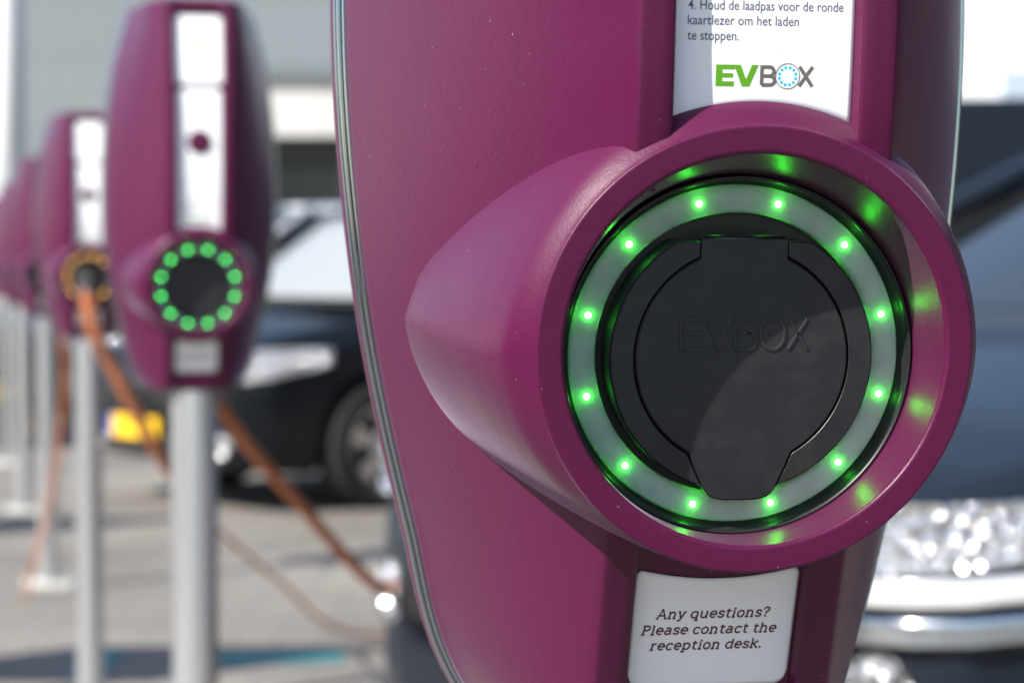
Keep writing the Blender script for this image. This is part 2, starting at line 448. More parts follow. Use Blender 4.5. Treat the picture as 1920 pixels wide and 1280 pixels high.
def stroke_mesh(strokes, wid, hgt=.00005, closed_flags=None):
    """flattened round strokes in the (u, v) plane; returns points (u, v, h) and faces"""
    P, Fc = [], []
    for st in strokes:
        closed = (st[0][0] - st[-1][0]) ** 2 + (st[0][1] - st[-1][1]) ** 2 < 1e-12 and len(st) > 3
        pts = st[:-1] if closed else st
        n = len(pts); base = len(P); prof = [(-.5, 0), (-.46, .8), (-.3, 1), (.3, 1), (.46, .8), (.5, 0)]; m = len(prof)
        ring = []
        for i, p in enumerate(pts):
            q0 = pts[(i - 1) % n] if (closed or i > 0) else p
            q1 = pts[(i + 1) % n] if (closed or i < n - 1) else p
            t0 = Vector((p[0] - q0[0], p[1] - q0[1])); t1 = Vector((q1[0] - p[0], q1[1] - p[1]))
            if t0.length < 1e-9: t0 = t1
            if t1.length < 1e-9: t1 = t0
            t0.normalize(); t1.normalize(); t = (t0 + t1)
            if t.length < 1e-6: t = t0
            t.normalize(); nrm = Vector((-t.y, t.x)); mit = 1 / max(.55, nrm.dot(Vector((-t0.y, t0.x))))
            for a, h in prof: P.append((p[0] + nrm.x * a * wid * mit, p[1] + nrm.y * a * wid * mit, h * hgt))
        for i in range(n if closed else n - 1):
            i2 = (i + 1) % n
            for j in range(m - 1): Fc.append((base + i * m + j, base + i * m + j + 1, base + i2 * m + j + 1, base + i2 * m + j))
    return P, Fc
def arc(cx, cy, rx, ry, a0, a1, n=14):
    return [(cx + rx * math.cos(math.radians(a0 + (a1 - a0) * k / n)), cy + ry * math.sin(math.radians(a0 + (a1 - a0) * k / n))) for k in range(n + 1)]
SL = .115
def slab(x, y, a=SL, b=SL): return [(x - a, y), (x + b, y)]
G = {  # slab-serif letters as strokes: advance, strokes (x-height .5, cap .7)
 'A': (.70, [[(.08, 0), (.34, .69), (.60, 0)], [(.17, .23), (.51, .23)], slab(.07, 0, .07, .09), slab(.61, 0, .09, .07), slab(.30, .69, .08, .04)]),
 'n': (.62, [[(.14, 0), (.14, .49)], slab(.13, .49, .08, 0), arc(.30, .32, .16, .17, 170, 0) + [(.46, 0)], slab(.14, 0), slab(.46, 0, .10, .10)]),
 'y': (.56, [[(.10, .49), (.28, .02)], [(.47, .49), (.25, -.10), (.20, -.18), (.12, -.20), (.06, -.19)], slab(.10, .49, .07, .09), slab(.47, .49, .09, .07)]),
 'q': (.60, [arc(.29, .245, .20, .245, 20, 340, 24), [(.47, .49), (.47, -.20)], slab(.47, -.20)]),
 'u': (.62, [[(.13, .49), (.13, .20)] + arc(.29, .17, .16, .17, 180, 360), [(.47, .49), (.47, 0)], slab(.12, .49, .08, 0), slab(.46, .49, .08, 0), slab(.48, 0, 0, .08)]),
 'e': (.54, [[(.09, .255), (.46, .255)] + arc(.275, .255, .19, .245, 0, 315, 24)]),
 's': (.48, [[(.40, .37)] + arc(.24, .375, .14, .12, 25, 205, 12) + [(.15, .29), (.33, .22)] + arc(.25, .125, .15, .125, 35, -165, 12), [(.40, .36), (.40, .47)], [(.09, .13), (.09, .02)]]),
 't': (.42, [[(.18, .66), (.18, .14)] + arc(.29, .12, .11, .12, 180, 310, 10), [(.06, .49), (.36, .49)]]),
 'i': (.32, [[(.16, .49), (.16, 0)], slab(.15, .49, .08, 0), slab(.16, 0), arc(.16, .66, .02, .02, 0, 360, 8)]),
 'o': (.56, [arc(.28, .245, .195, .245, 0, 360, 28)]),
 '?': (.50, [[(.08, .60)] + arc(.24, .54, .17, .16, 160, -40, 14) + [(.25, .33), (.24, .20)], arc(.24, .035, .02, .02, 0, 360, 8)]),
 'P': (.60, [[(.16, 0), (.16, .69)], slab(.16, 0), [(.06, .69), (.34, .69)] + arc(.34, .515, .17, .175, 90, -90, 14) + [(.16, .34)]]),
 'l': (.32, [[(.16, .70), (.16, 0)], slab(.15, .70, .08, 0), slab(.16, 0)]),
 'a': (.56, [[(.12, .44)] + arc(.26, .36, .16, .135, 120, 0, 10) + [(.42, .06), (.50, 0)], arc(.24, .14, .16, .14, 55, 330, 18) , [(.40, .28), (.28, .28)]]),
 'c': (.52, [arc(.28, .245, .195, .245, 40, 320, 22), [(.43, .48), (.43, .37)]]),
 'h': (.62, [[(.14, 0), (.14, .70)], slab(.13, .70, .08, 0), arc(.30, .32, .16, .17, 170, 0) + [(.46, 0)], slab(.14, 0), slab(.46, 0, .10, .10)]),
 'r': (.46, [[(.15, 0), (.15, .49)], slab(.14, .49, .08, 0), slab(.15, 0), arc(.33, .31, .17, .18, 170, 70, 8)]),
 'p': (.60, [[(.13, .49), (.13, -.20)], slab(.12, .49, .08, 0), slab(.13, -.20), arc(.31, .245, .19, .245, 160, -160, 24)]),
 'd': (.60, [arc(.29, .245, .20, .245, 20, 340, 24), [(.47, .70), (.47, 0)], slab(.46, .70, .08, 0), slab(.48, 0, 0, .08)]),
 'k': (.58, [[(.14, 0), (.14, .70)], slab(.13, .70, .08, 0), slab(.14, 0), [(.15, .22), (.44, .49)], [(.26, .32), (.48, 0)], slab(.44, .49, .06, .08), slab(.48, 0, .07, .07)]),
 '.': (.26, [arc(.13, .035, .02, .02, 0, 360, 8)]), ' ': (.26, []),
}
def line_width(s): return sum(G[c][0] for c in s)
def slab_lines(lines, cap_px, spots, slant=.20, wid=.135):
    """lines of slab italic lettering: spots give (u left, v baseline, size, width to fill)"""
    P, Fc = [], []
    for s, (u0, v0, size, fill) in zip(lines, spots):
        kx = fill / line_width(s); x = 0
        for c in s:
            adv, sts = G[c]
            out = []
            for st in sts:
                out.append([(u0 + (x + px) * kx + py * size * slant, v0 + py * size) for px, py in st])
            if out:
                p, f = stroke_mesh(out, wid * size)
                b = len(P); P += p; Fc += [tuple(b + i for i in q) for q in f]
            x += adv
    return P, Fc

def font_lines(lines, spots, off=0.0):
    P, Fc = [], []
    for s, (u0, v0, fill, hgt) in zip(lines, spots):
        cu = bpy.data.curves.new('lettering', 'FONT'); cu.body = s; cu.size = 1.0; cu.offset = off; cu.resolution_u = 4
        o = bpy.data.objects.new('lettering', cu); COL.objects.link(o)
        dg = bpy.context.evaluated_depsgraph_get(); me = bpy.data.meshes.new_from_object(o.evaluated_get(dg))
        xs = [v.co.x for v in me.vertices]; mn, mx = min(xs), max(xs); k = fill / (mx - mn)
        b = len(P)
        for v in me.vertices: P.append((u0 + (v.co.x - mn) * k, v0 + v.co.y * hgt, 0.0))
        for p in me.polygons: Fc.append(tuple(b + i for i in p.vertices))
        bpy.data.objects.remove(o); bpy.data.curves.remove(cu); bpy.data.meshes.remove(me)
    return P, Fc

def instruction_label(parent):
    a = .0322
    rc = .0868                                   # arc that runs round the collar
    vb = lambda u: math.sqrt(max(rc * rc - u * u, 0)) + .0004
    vt = lambda u: .289 - corner(u, -a, a, .006)
    lab = grid_label('instruction_label', -a, a, vb, vt, parent, M['label'], 44, 60)
    # printed text (the lower end of the instructions)
    scale = 1 / 5320.0
    P, Fc = font_lines(['4. Houd de laadpas voor de ronde', 'kaartlezer om het laden', 'te stoppen.'],
                       [(-.0271, .1200, .0552, .0047), (-.0271, .1149, .0394, .0047), (-.0271, .1097, .0182, .0047)], .008)
    Q = put_on_label(P, .00076)
    mesh_obj('lettering', Q, Fc, M['ink_blue'], lab, smooth=False)
    lines = ['1. Houd de laadpas voor de ronde', 'kaartlezer.', '2. Sluit de kabel aan.', '3. Het laden start.']
    P, Fc = font_lines(lines, [(-.0271, .1421, .0552, .0047), (-.0271, .1368, .0182, .0047), (-.0271, .1315, .0370, .0047), (-.0271, .1262, .0330, .0047)], .008)
    # logo: bold green EV, grey B, dotted ring for the O, grey X
    v0, h = .0941, .0082
    def poly(pts): return pts
    E = [(0, 0), (.0072, 0), (.0072, .0019), (.0026, .0019), (.0026, .0033), (.0068, .0033), (.0068, .0050), (.0026, .0050), (.0026, .0064), (.0074, .0064), (.0074, .0082), (0, .0082)]
    Vg = [(.0103, 0), (.0133, 0), (.0167, .0082), (.0140, .0082), (.0119, .0027), (.0097, .0082), (.0070, .0082)]
    ux = -.0167
    P, Fc = [], []
    def fan(poly_pts):
        bmx = bmesh.new(); vsx = [bmx.verts.new((x, y, 0)) for x, y in poly_pts]; f = bmx.faces.new(vsx); f.normal_update()
        bmesh.ops.triangulate(bmx, faces=[f]); bmx.verts.index_update()
        b = len(P)
        for v in bmx.verts: P.append((ux + v.co.x * .91, v0 + v.co.y * .9, 0))
        for f in bmx.faces: Fc.append(tuple(b + v.index for v in f.verts))
        bmx.free()
    fan(E)
    mesh_obj('logo', put_on_label(P, .00076), Fc, M['ink_green'], lab, smooth=False)
    P, Fc = [], []; fan(Vg)
    o2 = mesh_obj('logo', put_on_label(P, .00076), Fc, M['ink_green'], lab, smooth=False)
    bx = ux + .0180
    B = [[(bx, .0007), (bx, .0075), (bx + .0030, .0075)] + arc(bx + .0030, .0058, .0017, .0017, 90, -90, 8) + [(bx, .0041)],
         [(bx + .0030, .0041)] + arc(bx + .0032, .0024, .0019, .0017, 90, -90, 8) + [(bx, .0007)]]
    xx = ux + .0327
    Xs = [[(xx, .0004), (xx + .0052, .0078)], [(xx, .0078), (xx + .0052, .0004)]]
    P, Fc = stroke_mesh([[(ux + (a - ux) * .91, b * .9 + v0) for a, b in s] for s in B + Xs], .0013, .00005)
    ox, oy, orr = ux + .0256, v0 + .0037, .0043
    p2, f2 = stroke_mesh([arc(ox, oy, orr, orr, 0, 360, 40)], .0003, .00005)
    b = len(P); P += p2; Fc += [tuple(b + i for i in q) for q in f2]
    mesh_obj('logo', put_on_label(P, .00076), Fc, M['ink_grey'], lab, smooth=False)
    P, Fc = [], []
    for k in range(12):
        a2 = math.radians(15 + 30 * k); cx2, cy2 = ox + .0030 * math.cos(a2), oy + .0030 * math.sin(a2); b = len(P)
        P += [(cx2 + 0.00057 * math.cos(t * math.pi / 6), cy2 + 0.00057 * math.sin(t * math.pi / 6), 0) for t in range(12)]
        Fc.append(tuple(range(b, b + 12)))
    mesh_obj('logo', put_on_label(P, .00076), Fc, M['ink_cyan'], lab, smooth=False)
    return lab

def top_label(parent):
    a = .0322
    a = .0352
    lab = grid_label('top_label', -a, a, lambda u: .2955 + corner(u, -a, a, .007), lambda u: .3990 - corner(u, -a, a, .007), parent, M['label'], 40, 20)
    P = [(.012 * math.cos(t * math.pi / 16), .357 + .0055 * math.sin(t * math.pi / 16), 0) for t in range(32)]
    mesh_obj('logo', put_on_label(P, .00076), [tuple(range(32))], M['ink_yellow'], lab, smooth=False)
    return lab

def card_reader(parent):
    prof = [(0, .0030), (.012, .0030), (.0165, .0026), (.0182, .0012), (.0185, -.001)]
    vs, fs = lathe(prof, 48)
    o = mesh_obj('card_reader', vs, fs, M['purple'], parent)
    recalc(o); o.location = (0, -(F_floor(.212) + .0006), .212 + RZ)
    return o

def contact_label(parent):
    a = .0313
    top = lambda u: -.0806 - .0042 * (1 - (u / a) ** 2) - corner(u, -a, a, .0022)
    bot = lambda u: -.1283 + corner(u, -a, a, .0055)
    lab = grid_label('contact_label', -a, a, bot, top, parent, M['label'], 60, 30)
    lines = ['Any questions?', 'Please contact the', 'reception desk.']
    spots = [(-.0224, -.1004, .0051, .0440), (-.0278, -.1068, .0051, .0528), (-.0239, -.1131, .0051, .0440)]
    P, Fc = slab_lines(lines, 0, spots)
    mesh_obj('lettering', put_on_label(P, .00076), Fc, M['ink_purple'], lab)
    # dark recess lip above the label
    return lab

# ---- socket: collar, diffuser ring with LEDs, lid
def socket(parent, led_mat):
    rim = RIM_W
    def fillet(p0, p1, p2, r, n=5):                # rounded corner with support loops
        a_, b_, c_ = Vector(p0), Vector(p1), Vector(p2); u_, w_ = (a_ - b_).normalized(), (c_ - b_).normalized()
        ang = u_.angle(w_); dd = r / math.tan(ang / 2); s0, s1 = b_ + u_ * dd, b_ + w_ * dd
        out = [s0 + u_ * r * .12]
        for k in range(n + 1):
            t = k / n; out.append(s0 * (1 - t) ** 2 + b_ * 2 * (1 - t) * t + s1 * t * t)
        return [tuple(q_) for q_ in out] + [tuple(s1 + w_ * r * .12)]
    inner0, inner1, edge, knee = (.0652, -.014), (RIM_IN - .0002, rim), (RIM_R, rim + .0002), (.0855, rim - .0088)
    pr = [inner0, (.0656, .000), (.0664, rim * .5)] + fillet(inner0, inner1, edge, .0016) + [(.0715, rim + .0001)] + fillet(inner1, edge, knee, .0011)
    ncol = 220; nflat = len(pr)
    flare = [(0, 0)] + [(rim + .0002 - w0 - rim, r0 - RIM_R) for r0, w0 in cone_prof[2:]]
    fl = catmull([a_ for a_, _ in flare], [b_ for _, b_ in flare])
    NJ = 34; dmax = .118
    vs, fs = [], []
    def kflare(a_):
        c_, s_ = math.cos(a_), math.sin(a_)
        k_ = 1.07 if c_ < 0 else 1.07 - .5 * c_ * c_
        return k_ * (1.0 - .97 * abs(s_) ** 1.3) if s_ < 0 else k_ - .16 * s_ - (.24 * math.sin(math.pi * s_) if c_ < 0 else 0)
    rows_ = [(r0, w0, 0.0) for r0, w0 in pr]
    last_r, last_w = pr[-1]
    for j in range(1, NJ + 1):
        dep = (rim - last_w) + (dmax - (rim - last_w)) * (j / NJ) ** 1.5
        rows_.append((None, rim - dep, dep))
    for r0, w0, dep in rows_:
        for k in range(ncol):
            a_ = 2 * math.pi * k / ncol
            if r0 is None: rr = RIM_R + fl(dep) * kflare(a_)
            elif w0 < rim - .0002 and r0 > RIM_R - .0001: rr = RIM_R + (r0 - RIM_R) * kflare(a_)
            else: rr = r0
            up_ = .0055 * min(max(w0 / rim, 0), 1) if r0 is not None and rr < .0715 else .0055
            vs.append((rr * math.cos(a_) - .32 * up_, -w0, rr * math.sin(a_) + up_))
    for i in range(len(rows_) - 1):
        for k in range(ncol):
            k2 = (k + 1) % ncol
            fs.append((i * ncol + k, i * ncol + k2, (i + 1) * ncol + k2, (i + 1) * ncol + k))
    col = mesh_obj('socket_collar', vs, fs, M['purple'], parent); recalc(col)
    # the cone must not run out through the back of the body: keep only what stands in front of the seam
    col.location = (0, 0, RZ); col.rotation_euler = (TILT, 0, 0)
    def axis(o): o.location = (0, 0, RZ); o.rotation_euler = (TILT, 0, 0); return o
    vs, fs = lathe([(.0653, -.006), (.0653, .0045), (.0646, .0056), (.0638, .0050), (.0634, .0030), (.0630, .0004), (.0618, -.0004), (.0618, -.006)], 160)
    axis(recalc(mesh_obj('seal', vs, fs, M['black'], parent)))
    ring_p = [(.0514, -.010), (.0514, -.0022), (.0519, -.0008), (.0530, -.0001), (.0566, .0002), (.0604, -.0001), (.0613, -.0007), (.0617, -.0020), (.0617, -.005)]
    vs, fs = lathe(ring_p, 160)
    ring = axis(recalc(mesh_obj('light_ring', vs, fs, M['led_ring'], parent)))
    for k in range(12):
        a = math.radians(15 + 30 * k)
        v2, f2 = lathe([(.00001, -.0019), (.0006, -.0017), (.0011, -.0012), (.0013, .00015), (.0011, .00035), (.0005, .00042), (.00001, .00044)], 14)
        o = recalc(mesh_obj('led', v2, f2, led_mat, ring)); o.location = (.0566 * math.cos(a), -.0002, .0566 * math.sin(a))
    vs, fs = lathe([(.0516, -.0060), (.03, -.0062), (.00001, -.0062)], 96)
    axis(recalc(mesh_obj('socket_well', vs, fs, M['black'], parent)))
    # lid frame and lid
    n = 360; zf = .0098; chord = .0418
    def r_lid(a):
        x, y = math.cos(a), math.sin(a); r = .0395
        if y > 0: # hinge tab
            t = .0435 / y
            if abs(x * t) <= .0162: r = max(r, t)
            elif abs(x) > 1e-6:
                t2 = .0162 / abs(x)
                if t2 * y <= .0435: r = max(r, t2)
        else:     # finger tab, a trapezoid with a rounded end
            yy = -y
            best = r
            for k in range(60):
                rr = .0395 + (.0530 - .0395) * k / 59
                hw = .0172 - (rr * yy - .0395) * .45
                if abs(x * rr) <= hw and rr * yy <= .0522 - .0016 * (abs(x * rr) / .011) ** 4: best = rr
            r = best
        return r
    def r_out(a):
        y = math.sin(a); r = .0485
        if y > 0: r = min(r, chord / y)
        return r
    verts, faces = [], []
    for k in range(n):
        a = 2 * math.pi * k / n; c, s = math.cos(a), math.sin(a)
        ro = r_out(a); ri = min(r_lid(a) + .00030, ro - .00005)
        for r, w in ((ri, zf - .004), (ri, zf - .0002), (ri + .0002, zf), (max(ro - .0006, ri + .0002), zf), (ro, zf - .0006), (ro, -.006)):
            verts.append((r * c, -w, r * s))
    for k in range(n):
        k2 = (k + 1) % n
        for j in range(5): faces.append((k * 6 + j, k2 * 6 + j, k2 * 6 + j + 1, k * 6 + j + 1))
    fr_o = axis(recalc(mesh_obj('lid_frame', verts, faces, M['lid'], parent), 35))
    verts, faces = [], []
    m = 5; zl = zf + .0003
    for k in range(n):
        a = 2 * math.pi * k / n; c, s = math.cos(a), math.sin(a); r = r_lid(a) - .00030
        for rr, w in ((.002, zl), (r * .5, zl), (r - .0007, zl), (r - .0001, zl - .0005), (r, zl - .004)): verts.append((rr * c, -w, rr * s))
    for k in range(n):
        k2 = (k + 1) % n
        for j in range(m - 1): faces.append((k * m + j, k2 * m + j, k2 * m + j + 1, k * m + j + 1))
    faces.append(tuple(k * m for k in range(n)))
    lid = axis(recalc(mesh_obj('socket_lid', verts, faces, M['lid'], parent), 35))
    # raised lettering on the lid
    x0, y0, hh = -.0225, .0030, .0112
    sx = .0093
    st = [[(0, 0), (0, hh)], [(0, hh), (.0078, hh)], [(0, hh * .52), (.0074, hh * .52)], [(0, 0), (.0078, 0)],
          [(.0092, hh), (.0138, 0), (.0184, hh)],
          [(.0204, 0), (.0204, hh), (.0246, hh)] + arc(.0246, hh * .77, .0027, hh * .23, 90, -90, 10) + [(.0204, hh * .54)],
          [(.0246, hh * .54)] + arc(.0250, hh * .27, .0030, hh * .27, 90, -90, 10) + [(.0204, 0)],
          arc(.0343, hh / 2, .0046, hh / 2, 0, 360, 40), [(.0402, 0), (.0474, hh)], [(.0402, hh), (.0474, 0)]]
    P, Fc = stroke_mesh([[(a * .98 + x0, b + y0) for a, b in s] for s in st], .0014, .0005)
    mesh_obj('lettering', [(u, -(zl + h - .00002), v) for u, v, h in P], Fc, M['lid'], lid, smooth=False)
    P, Fc = font_lines(['in future'], [(.0075, -.0045, .0165, .0030)])
    mesh_obj('lettering', [(u, -(zl + .00006), v) for u, v, h in P], Fc, M['lid'], lid, smooth=False)
    vs, fs = tube([(-.0150, -.0085, .0425), (.0150, -.0085, .0425)], .0016, 10)
    axis(mesh_obj('hinge_pin', vs, fs, M['black'], parent))
    return col

GRP = 'purple charging stations in a row'
def build_station(loc, rz, label, led_mat):
    t = thing('charging_station', label, 'charging station', loc, rz, GRP)
    fc = front_cover(t); recalc(fc)
    back_shell(t)
    chrome = [(-.0024, -.0008), (-.0004, .0004), (.0006, .0008), (.0014, .0003), (.0017, -.0008), (.0021, -.0006), (.0030, -.0004), (.0037, -.0012), (.0041, -.0025), (.0042, -.0045), (.0042, -.006)]
    for s in (-1, 1): recalc(seam_strip('chrome_trim', chrome, M['chrome'], t, side=s))
    instruction_label(t); top_label(t); card_reader(t); contact_label(t)
    socket(t, led_mat)
    pole = mesh_obj('pole', [(.035 * math.cos(2 * math.pi * k / 48), .075 + .035 * math.sin(2 * math.pi * k / 48), z) for z in (.03, RZ - .158) for k in range(48)],
                    [(k, (k + 1) % 48, 48 + (k + 1) % 48, 48 + k) for k in range(48)], M['steel'], t)
    bm = bmesh.new(); box(bm, -.09, .09, -.02, .17, .004, .03, .004); bm_obj('base_plate', bm, M['concrete'], t)
    return t
def copy_station(src, loc, rz, label, led_mat):
    r = src.copy(); COL.objects.link(r); r.location = loc; r.rotation_euler = (0, 0, rz); r['label'] = label
    for ch in list(src.children):
        c = ch.copy(); COL.objects.link(c); c.parent = r
        for gch in list(ch.children):
            d = gch.copy(); COL.objects.link(d); d.parent = c
            if gch.name.startswith('led'):
                d.material_slots[0].link = 'OBJECT'; d.material_slots[0].material = led_mat
    return r
PSI = math.radians(9.2)
st1 = build_station((.08095, .79935, 0), PSI, 'large purple charging station close up with lit green ring and closed black lid', M['led_green'])
ST = [((-.4675, 3.28, 0), 13.0, 'second purple charging station, green lights glowing round its lid, behind the close one', M['led_green_dim']),
      ((-1.095, 5.70, 0), 12.5, 'purple charging station with dim orange lights and an orange cable plugged in', M['led_orange']),
      ((-1.70, 8.05, 0), 12.5, 'purple charging station just behind the one with orange lights', M['led_off']),
      ((-2.33, 10.5, 0), 12.5, 'fifth purple charging station along the row, half hidden at the left edge', M['led_off']),
      ((-2.98, 13.0, 0), 12.5, 'farthest purple charging station at the left edge', M['led_off'])]
stations = [st1] + [copy_station(st1, l, math.radians(a), lb, lm) for l, a, lb, lm in ST]

# ------------------------------------------------------------------ cables
def P3(px, py, d):                               # a point seen at this pixel at depth d (used to lay out cables in the place)
    c, s = math.cos(PITCH), math.sin(PITCH); x = (px - 960) / PXF; y = -(py - 640) / PXF
    v = Vector((x, c + y * s, -s + y * c)); return Vector((0, 0, 1.2)) + v * (d / v.y)
def coil(path, r, turn_r, pitch):
    out, acc = [], 0.0
    for i in range(len(path) - 1):
        seg = path[i + 1] - path[i]; n = max(1, int(seg.length / (pitch / 10)))
        t = seg.normalized(); a = t.cross(Vector((0.1, 0.9, 0.3))).normalized(); b = t.cross(a)
        for k in range(n):
            acc += seg.length / n; ph = 2 * math.pi * acc / pitch
            out.append(path[i] + seg * (k / n) + (a * math.cos(ph) + b * math.sin(ph)) * turn_r)
    return out
def plug_at(p, d, parent):
    vs, fs = tube([p - d * .02, p + d * .02, p + d * .05, p + d * .11, p + d * .13], [.030, .030, .026, .022, .012], 20)
    return mesh_obj('plug', vs, fs, M['plug'], parent)

c1 = thing('charging_cable', 'thick orange cable hanging from the station with orange lights', 'cable', (0, 0, 0), group='orange charging cables')
s3 = P3(161, 523, 5.66); nd3 = Vector((math.sin(math.radians(12.5)), -math.cos(math.radians(12.5)), -.35)).normalized()
plug_at(s3, nd3, c1)
path = spline([s3 + nd3 * .12, P3(172, 615, 5.48), P3(205, 680, 5.50), P3(240, 745, 5.52), P3(300, 852, 5.58), P3(352, 925, 5.70)], 14)
vs, fs = tube(coil(path, .005, .012, .016), .0062, 6); mesh_obj('coiled_section', vs, fs, M['cable'], c1)
path = spline([P3(352, 925, 5.70), P3(400, 983, 5.85), P3(520, 1085, 6.15), P3(690, 1190, 6.9) , (0.25, 7.6, .009), (.9, 8.3, .009)], 14)
vs, fs = tube(path, .0062, 8); mesh_obj('straight_section', vs, fs, M['cable'], c1)
c2 = thing('charging_cable', 'straight orange cable running down from behind the second station', 'cable', (0, 0, 0), group='orange charging cables')
path = spline([P3(352, 690, 3.40), P3(395, 737, 3.45), P3(470, 840, 3.62), P3(560, 943, 3.8), P3(690, 1084, 4.1), P3(790, 1140, 4.5)], 14)
vs, fs = tube(coil(path, .004, .007, .012), .0048, 6); mesh_obj('coiled_section', vs, fs, M['cable'], c2)
c3 = thing('charging_cable', 'orange cable between the third and fourth steel poles at the left', 'cable', (0, 0, 0), group='orange charging cables')
path = spline([P3(92, 530, 7.96), P3(112, 600, 7.80), P3(122, 700, 7.8), P3(114, 790, 7.8), P3(104, 870, 7.8), P3(88, 960, 7.8), P3(66, 1050, 7.8), P3(48, 1120, 7.85)], 14)
vs, fs = tube(path, .0065, 8); mesh_obj('cable_sheath', vs, fs, M['cable'], c3)

# ------------------------------------------------------------------ cars
M['tyre'] = mat('tyre_rubber', (0.014, 0.014, 0.014), 0.8)
M['rim'] = mat('alloy_rim', (0.55, 0.56, 0.58), 0.22, 1.0)
M['car_glass'] = mat('car_glass', (0.02, 0.024, 0.028), 0.04, 0, 0.5, ior=2.2)
M['lamp_chrome'] = mat('lamp_reflector', (0.92, 0.93, 0.95), 0.14, 0.8)
vv = N(M['lamp_chrome'], 'ShaderNodeTexVoronoi'); vv.inputs['Scale'].default_value = 42.0
tc_ = N(M['lamp_chrome'], 'ShaderNodeTexCoord'); L(M['lamp_chrome'], tc_.outputs['Object'], vv.inputs['Vector'])
bump(M['lamp_chrome'], vv.outputs[0], 1.0, 0.05)
M['bright_chrome'] = mat('bright_chrome', (0.9, 0.91, 0.93), 0.1, 0.6)
M['blue_chrome'] = mat('polished_trim', (0.75, 0.82, 0.88), 0.15, 1.0)
M['screen_glare'] = mat('pale_screen_glare', (0.24, 0.255, 0.265), 0.35)  # pale panel over the glass, standing in for its bright sky reflection
M['trim_black'] = mat('black_trim', (0.012, 0.012, 0.013), 0.45)
M['plate_yellow'] = mat('yellow_plate', (0.85, 0.50, 0.01), 0.4)
M['plate_blue'] = mat('blue_plate_strip', (0.01, 0.05, 0.45), 0.4)
def car_paint(name, col, metal=0.3):
    return mat(name, col, 0.25, metal, 0.5, 1.0, 0.04)

